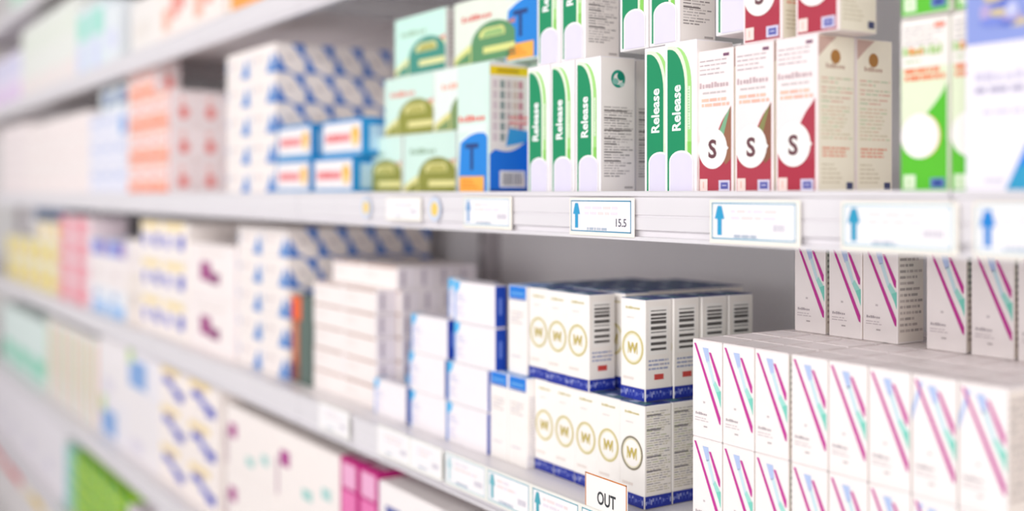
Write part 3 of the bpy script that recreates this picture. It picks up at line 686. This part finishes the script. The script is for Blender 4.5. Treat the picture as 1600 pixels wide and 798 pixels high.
for i, x_ in enumerate((xc-.143-.193*2, xc-.143-.193, xc-.143)):
    zz = Z3
    if i == 2:
        for j in range(1): put('plainbeige', x_, .72, Z3, 'beige white box standing left of the blue marked packs', 'medicine box')
        put('beigetop', x_, .722, Z3+.1258, 'plain white box lying on the beige box, third shelf', 'medicine box')
    else:
        for j, kk in enumerate(('sky', 'plainwhite', 'purple')):
            put(kk, x_, .72, zz, (('sky blue printed box at the bottom, ', 'plain white box on the sky blue one, ', 'thin blue purple box on the white one, ')[j])+('left pile', 'right pile')[i], 'medicine box', 'sky blue piles'); zz += KIND[kk]['h']+.0005
xk = xc-.143-.193*2-.214*2
grid('pink', xk, .72, Z3, 2, 1, 4, 'pink and white box', 'medicine box', 'pink boxes', 'third shelf', 'F', .002, seed=13)
xy = xk-.203*5
grid('yellow', xy, .72, Z3, 5, 1, 2, 'yellow and cream box', 'medicine box', 'yellow boxes', 'far left of third shelf', 'F', .002, seed=14)
for i in (3, 4): put('cream', xy+.202*i, .72, Z3+.171, 'cream box on the yellow boxes, '+('left', 'right')[i-3]+' one', 'medicine box', 'cream boxes')
for i in range(3): put('navybox', xy+.31*i-.02, .838, Z3, 'navy box hidden behind the yellow boxes', 'medicine box', 'navy boxes'); put('navybox', xy+.31*i-.02, .838, Z3+.101, 'navy box hidden behind the yellow boxes', 'medicine box', 'navy boxes')
for i in range(2): put('navybox', xy+.31*i-.1, .838, Z3+.202, 'navy box high behind the yellow boxes, '+('left', 'right')[i]+' one', 'medicine box', 'navy boxes')

# ------------------------------------------------------------------ fourth shelf, from right to left
y4 = .722
xw4 = X(592, y4)
for i in range(4): put('bluedots', xw4+.192*i, y4, Z4, 'tall white box with blue dashes, '+('touching the magenta boxes', 'second from the magenta boxes', 'third from the magenta boxes', 'furthest from the magenta boxes')[i], 'medicine box', 'blue dashed boxes')
for i in (0, 1):
    put('magenta', xw4-.0675*(2-i)-.002, y4+.001, Z4, 'magenta box with pale pink top, '+('left', 'right')[i]+' one', 'medicine box', 'magenta boxes')
    put('magenta', xw4-.0675*(2-i)-.002, y4+.153, Z4, 'magenta box standing behind the '+('left', 'right')[i]+' front magenta box', 'medicine box', 'magenta boxes')
put('magenta', xw4+.02, y4+.168, Z4, 'dark magenta box behind the white box with blue dashes', 'medicine box', 'magenta boxes')
xq = xw4-.0675*2-.004-.272*2
grid('carton', xq, y4, Z4, 2, 1, 2, 'large white carton with magenta mark', 'carton', 'magenta marked cartons', 'fourth shelf', 'F', .001, seed=15)
xd = xq-.2135*2-.03
grid('bluedash', xd, y4, Z4, 2, 1, 3, 'white pack with blue dashes', 'carton', 'blue dash packs', 'fourth shelf', 'F', .001, seed=16)
xe = xd-.292*2
for i in (0, 1):
    put('bluecorner', xe+.292, y4, Z4+.1656, 'white carton with blue green print, stacked by the blue dash packs', 'carton') if i else None
    put('bluecorner' if i == 0 else 'whiteblock', xe+.292*i, y4, Z4, ('white carton with blue and green print, fourth shelf', 'plain white carton left of blue dash packs')[i], 'carton')
put('whiteblock', xe, y4, Z4+.1103, 'white carton stacked on the blue and green printed one', 'carton')
xs4 = xe-.153*5
for i in range(5): put('striped', xs4+.152*i, y4, Z4, 'green and orange striped box, '+col_word(i, 5)+', fourth shelf', 'medicine box', 'striped pastel boxes')
xa4 = xs4-.303*3
for i in range(3): put('aqua', xa4+.302*i, y4, Z4, 'aqua printed box, '+col_word(i, 3)+', fourth shelf far left', 'medicine box', 'aqua boxes')

# ------------------------------------------------------------------ lowest shelf in view
xg5 = X(115, y4)
grid('tealgreen', xg5-.115, y4, Z5, 1, 1, 5, 'teal and green box', 'medicine box', 'teal green boxes', 'left of the lime boxes', 'F', seed=18)
grid('lime', xg5+.02, y4, Z5, 4, 1, 4, 'lime green box', 'medicine box', 'lime green boxes', 'lowest shelf', 'F', .001, seed=17)
put('violet', xg5+.64, y4, Z5, 'violet and white box right of the lime green boxes', 'medicine box'); put('bigwhite', xg5+.905, y4+.0, Z5-.0, 'white carton right of the violet box, lowest shelf', 'carton')
for i in range(5): put('bigwhite', xg5-.118-.345*(i+1), y4, Z5, 'big plain white carton, '+('next to the lime boxes', 'second left of the lime boxes', 'third left of the lime boxes', 'fourth left of the lime boxes', 'fifth left of the lime boxes')[i], 'carton', 'big white cartons')
xr = X(-16, .735)
for i in range(2): put('redblob', xr+.405*i, .735, .1405, 'white box with red panel on the base, '+('left', 'right')[i]+' one', 'medicine box', 'red panel boxes')
for i in range(3): put('amber', xr+.405*(i+2), .735, .1405, 'yellow and white box on the base, '+col_word(i, 3), 'medicine box', 'amber boxes')

# ------------------------------------------------------------------ top shelf
yt = .722
def line(items):
    for key, px, lab in items: put(key, X(px, yt), yt, Z1, lab, 'medicine box')
x1 = X(120, yt)
for i in range(2): put('tealtop', x1+.178*i, yt, Z1, 'white box with teal top print, '+('left', 'right')[i]+' one, top shelf', 'medicine box', 'teal print boxes')
put('paleblue', x1+.36, yt, Z1, 'pale blue box on the top shelf left of the dark gap', 'medicine box')
put('ivory', X(205, yt), yt, Z1, 'ivory box on the top shelf right of the dark gap', 'medicine box')
for i in range(2): put('peach', X(205, yt)+.233+.237*i, yt, Z1, 'white box with peach red marks, '+('left', 'right')[i]+' one, top shelf', 'medicine box', 'peach boxes')
put('tangerine', X(205, yt)+.233+.237*2+.02, yt, Z1, 'white box with orange patch on the top shelf', 'medicine box')
for i in range(4): put('mintwhite', x1-.2325*(i+1), yt, Z1, 'tall mint white box, '+ORD[i]+' to the left of the teal print boxes', 'medicine box', 'mint white boxes')
for i in range(4): put('lavender', x1-.2325*4-.2225*(i+1), yt, Z1, 'lavender box, '+ORD[i]+' to the left of the mint white boxes', 'medicine box', 'lavender boxes')
for i in range(3): put('mint', x1-.35-.41*i, yt, Z0, 'pale mint box above the top shelf, '+('right', 'middle', 'left')[i], 'medicine box', 'mint boxes')

# ------------------------------------------------------------------ price labels on the rails
TEAL = '#2487ae'
def price_label(px0, px1, zs, top, bot, label, border, arrow, figures=None, seed=0, yfr=.6878, back='#fbf6ea'):
    x0, x1 = X(px0, yfr), X(px1, yfr); w, h = x1-x0, top-bot
    m = Mesh(); m.box(-w/2-.003, w/2+.003, -.0012, 0, -.0035, h+.002, mat(back, 'plastic'), .0003)
    o = bpy.data.objects.new('price_label', m.mesh('price_label')); COL.objects.link(o); o.location = ((x0+x1)/2, yfr, zs+bot); tag(o, label, 'price label', 'price labels')
    c = Carton(w, .0005, h, '#fdf9fb', 0); t = .0017
    if border:
        for q in ((0, 0, 1, t/h), (0, 1-t/h, 1, 1), (0, 0, t/w, 1), (1-t/w, 0, 1, 1)): c.rect('F', *q, border, 1)
    if arrow:
        a = .11*min(1, .085/w)+.01; hw = .0028/w
        c.rect('F', a-hw, .12, a+hw, .55, arrow, 1); c.poly('F', [(a-2.2*hw, .55), (a+2.2*hw, .55), (a+1.6*hw, .72), (a+.9*hw, .9), (a-.9*hw, .9), (a-1.6*hw, .72)], arrow, 1)
    c.lines('F', .24, .5, .8, .84, 2, ['#f4e4e4', '#efe6ef'], thick=.5, seed=seed); c.lines('F', .28, .06, .62, .16, 1, ['#b4bfd0', '#c3cad6'], thick=.8, seed=seed+1)
    if figures: c.text('F', figures, .84, .32, h*.24, '#6d6a78', 0, 2)
    else: c.lines('F', .74, .24, .94, .46, 1, '#dcd6e0', thick=.8, seed=seed+2)
    k = bpy.data.objects.new('paper_card', c.mesh('paper_card')); COL.objects.link(k); k.parent = o; k.location = (0, -.00148, 0)
price_label(606, 657, ZM, -.006, -.032, 'pale price label between two round yellow stickers', None, None, seed=1)
price_label(727, 798, ZM, -.0045, -.037, 'price label with faint blue arrow below the T box', '#9fc6d8', '#7fa9d6', seed=2)
price_label(894, 989, ZM, -.0055, -.0385, 'price label with figures 15.5 below the Release boxes', TEAL, '#2f9fd0', '15.5', 3)
price_label(1114, 1247, ZM, -.0065, -.0395, 'price label with blue arrow below the S syrup boxes', '#3f9fbe', '#2fa2d2', seed=4)
price_label(1320, 1492, ZM, -.007, -.0395, 'price label with blue arrow below the green tablet boxes', '#79bdd2', '#2a9cc4', seed=5)
price_label(1528, 1690, ZM, -.007, -.0395, 'price label with strong blue arrow at the right edge', '#a9cfe4', '#1a86d8', seed=6)
for px0, px1, bd, t in ((500, 545, None, 'pale price label under the flat white stack'), (592, 640, None, 'pale price label under the lowest left blue-ended box'), (643, 690, None, 'pale price label under the middle blue-ended pile'), (698, 760, '#a9cfd6', 'price label with pale teal edge under the right blue-ended pile'), (764, 829, '#5fb0bd', 'teal framed price label under the blue-topped boxes'), (834, 906, '#3fa3b2', 'teal framed price label under the gold ring boxes'), (911, 986, '#3fa3b2', 'teal framed price label in front of the OUT card')):
    price_label(px0, px1, Z3, .0055, -.030, t, bd, {'#5fb0bd': '#6fb9c6', '#3fa3b2': '#4aa9ba', '#a9cfd6': '#c2dde4'}.get(bd), seed=px0, yfr=.6858, back='#f3f2ea')
def sticker(px, label):
    m = Mesh(); n = 28
    def disc(r, y, col, th):
        a = [(r*math.cos(i*2*math.pi/n), r*math.sin(i*2*math.pi/n)) for i in range(n)]
        f = [m.bm.verts.new((p, y, q)) for p, q in a]; b = [m.bm.verts.new((p, y+th, q)) for p, q in a]; fs = [m.bm.faces.new(f)]+[m.bm.faces.new((f[i], b[i], b[(i+1) % n], f[(i+1) % n])) for i in range(n)]
        for q in fs: q.material_index = m.mi(mat(col))
    disc(.016, -.0004, '#d5def0', .0004); disc(.009, -.0006, '#f6d26a', .0002)
    o = bpy.data.objects.new('round_sticker', m.mesh('round_sticker')); COL.objects.link(o); o.location = (X(px, .6876), .6879, ZM-.019); tag(o, label, 'sticker', 'round stickers')
sticker(572, 'round pale sticker with yellow centre below the left arch box'); sticker(679, 'round pale sticker with yellow centre below the right arch box')
# card standing in the rail
xo0, xo1 = X(914, .6864), X(980, .6864)
c = Carton(xo1-xo0, .0006, .066, '#fdf8f4', 0); W = xo1-xo0; t = .0019
for q in ((0, 0, 1, t/.066), (0, 1-t/.066, 1, 1), (0, 0, t/W, 1), (1-t/W, 0, 1, 1)): c.rect('F', *q, '#d07c34', 1)
c.text('F', 'OUT', .52, .66, .0135, '#34383c', 0, 1, wide=.78); c.text('F', 'OF', .52, .34, .0135, '#34383c', 0, 1, wide=.78)
o = bpy.data.objects.new('notice_card', c.mesh('notice_card')); COL.objects.link(o); o.location = ((xo0+xo1)/2, .6868, Z3-.024); tag(o, 'white card with orange border reading OUT in front of the W boxes', 'notice card')
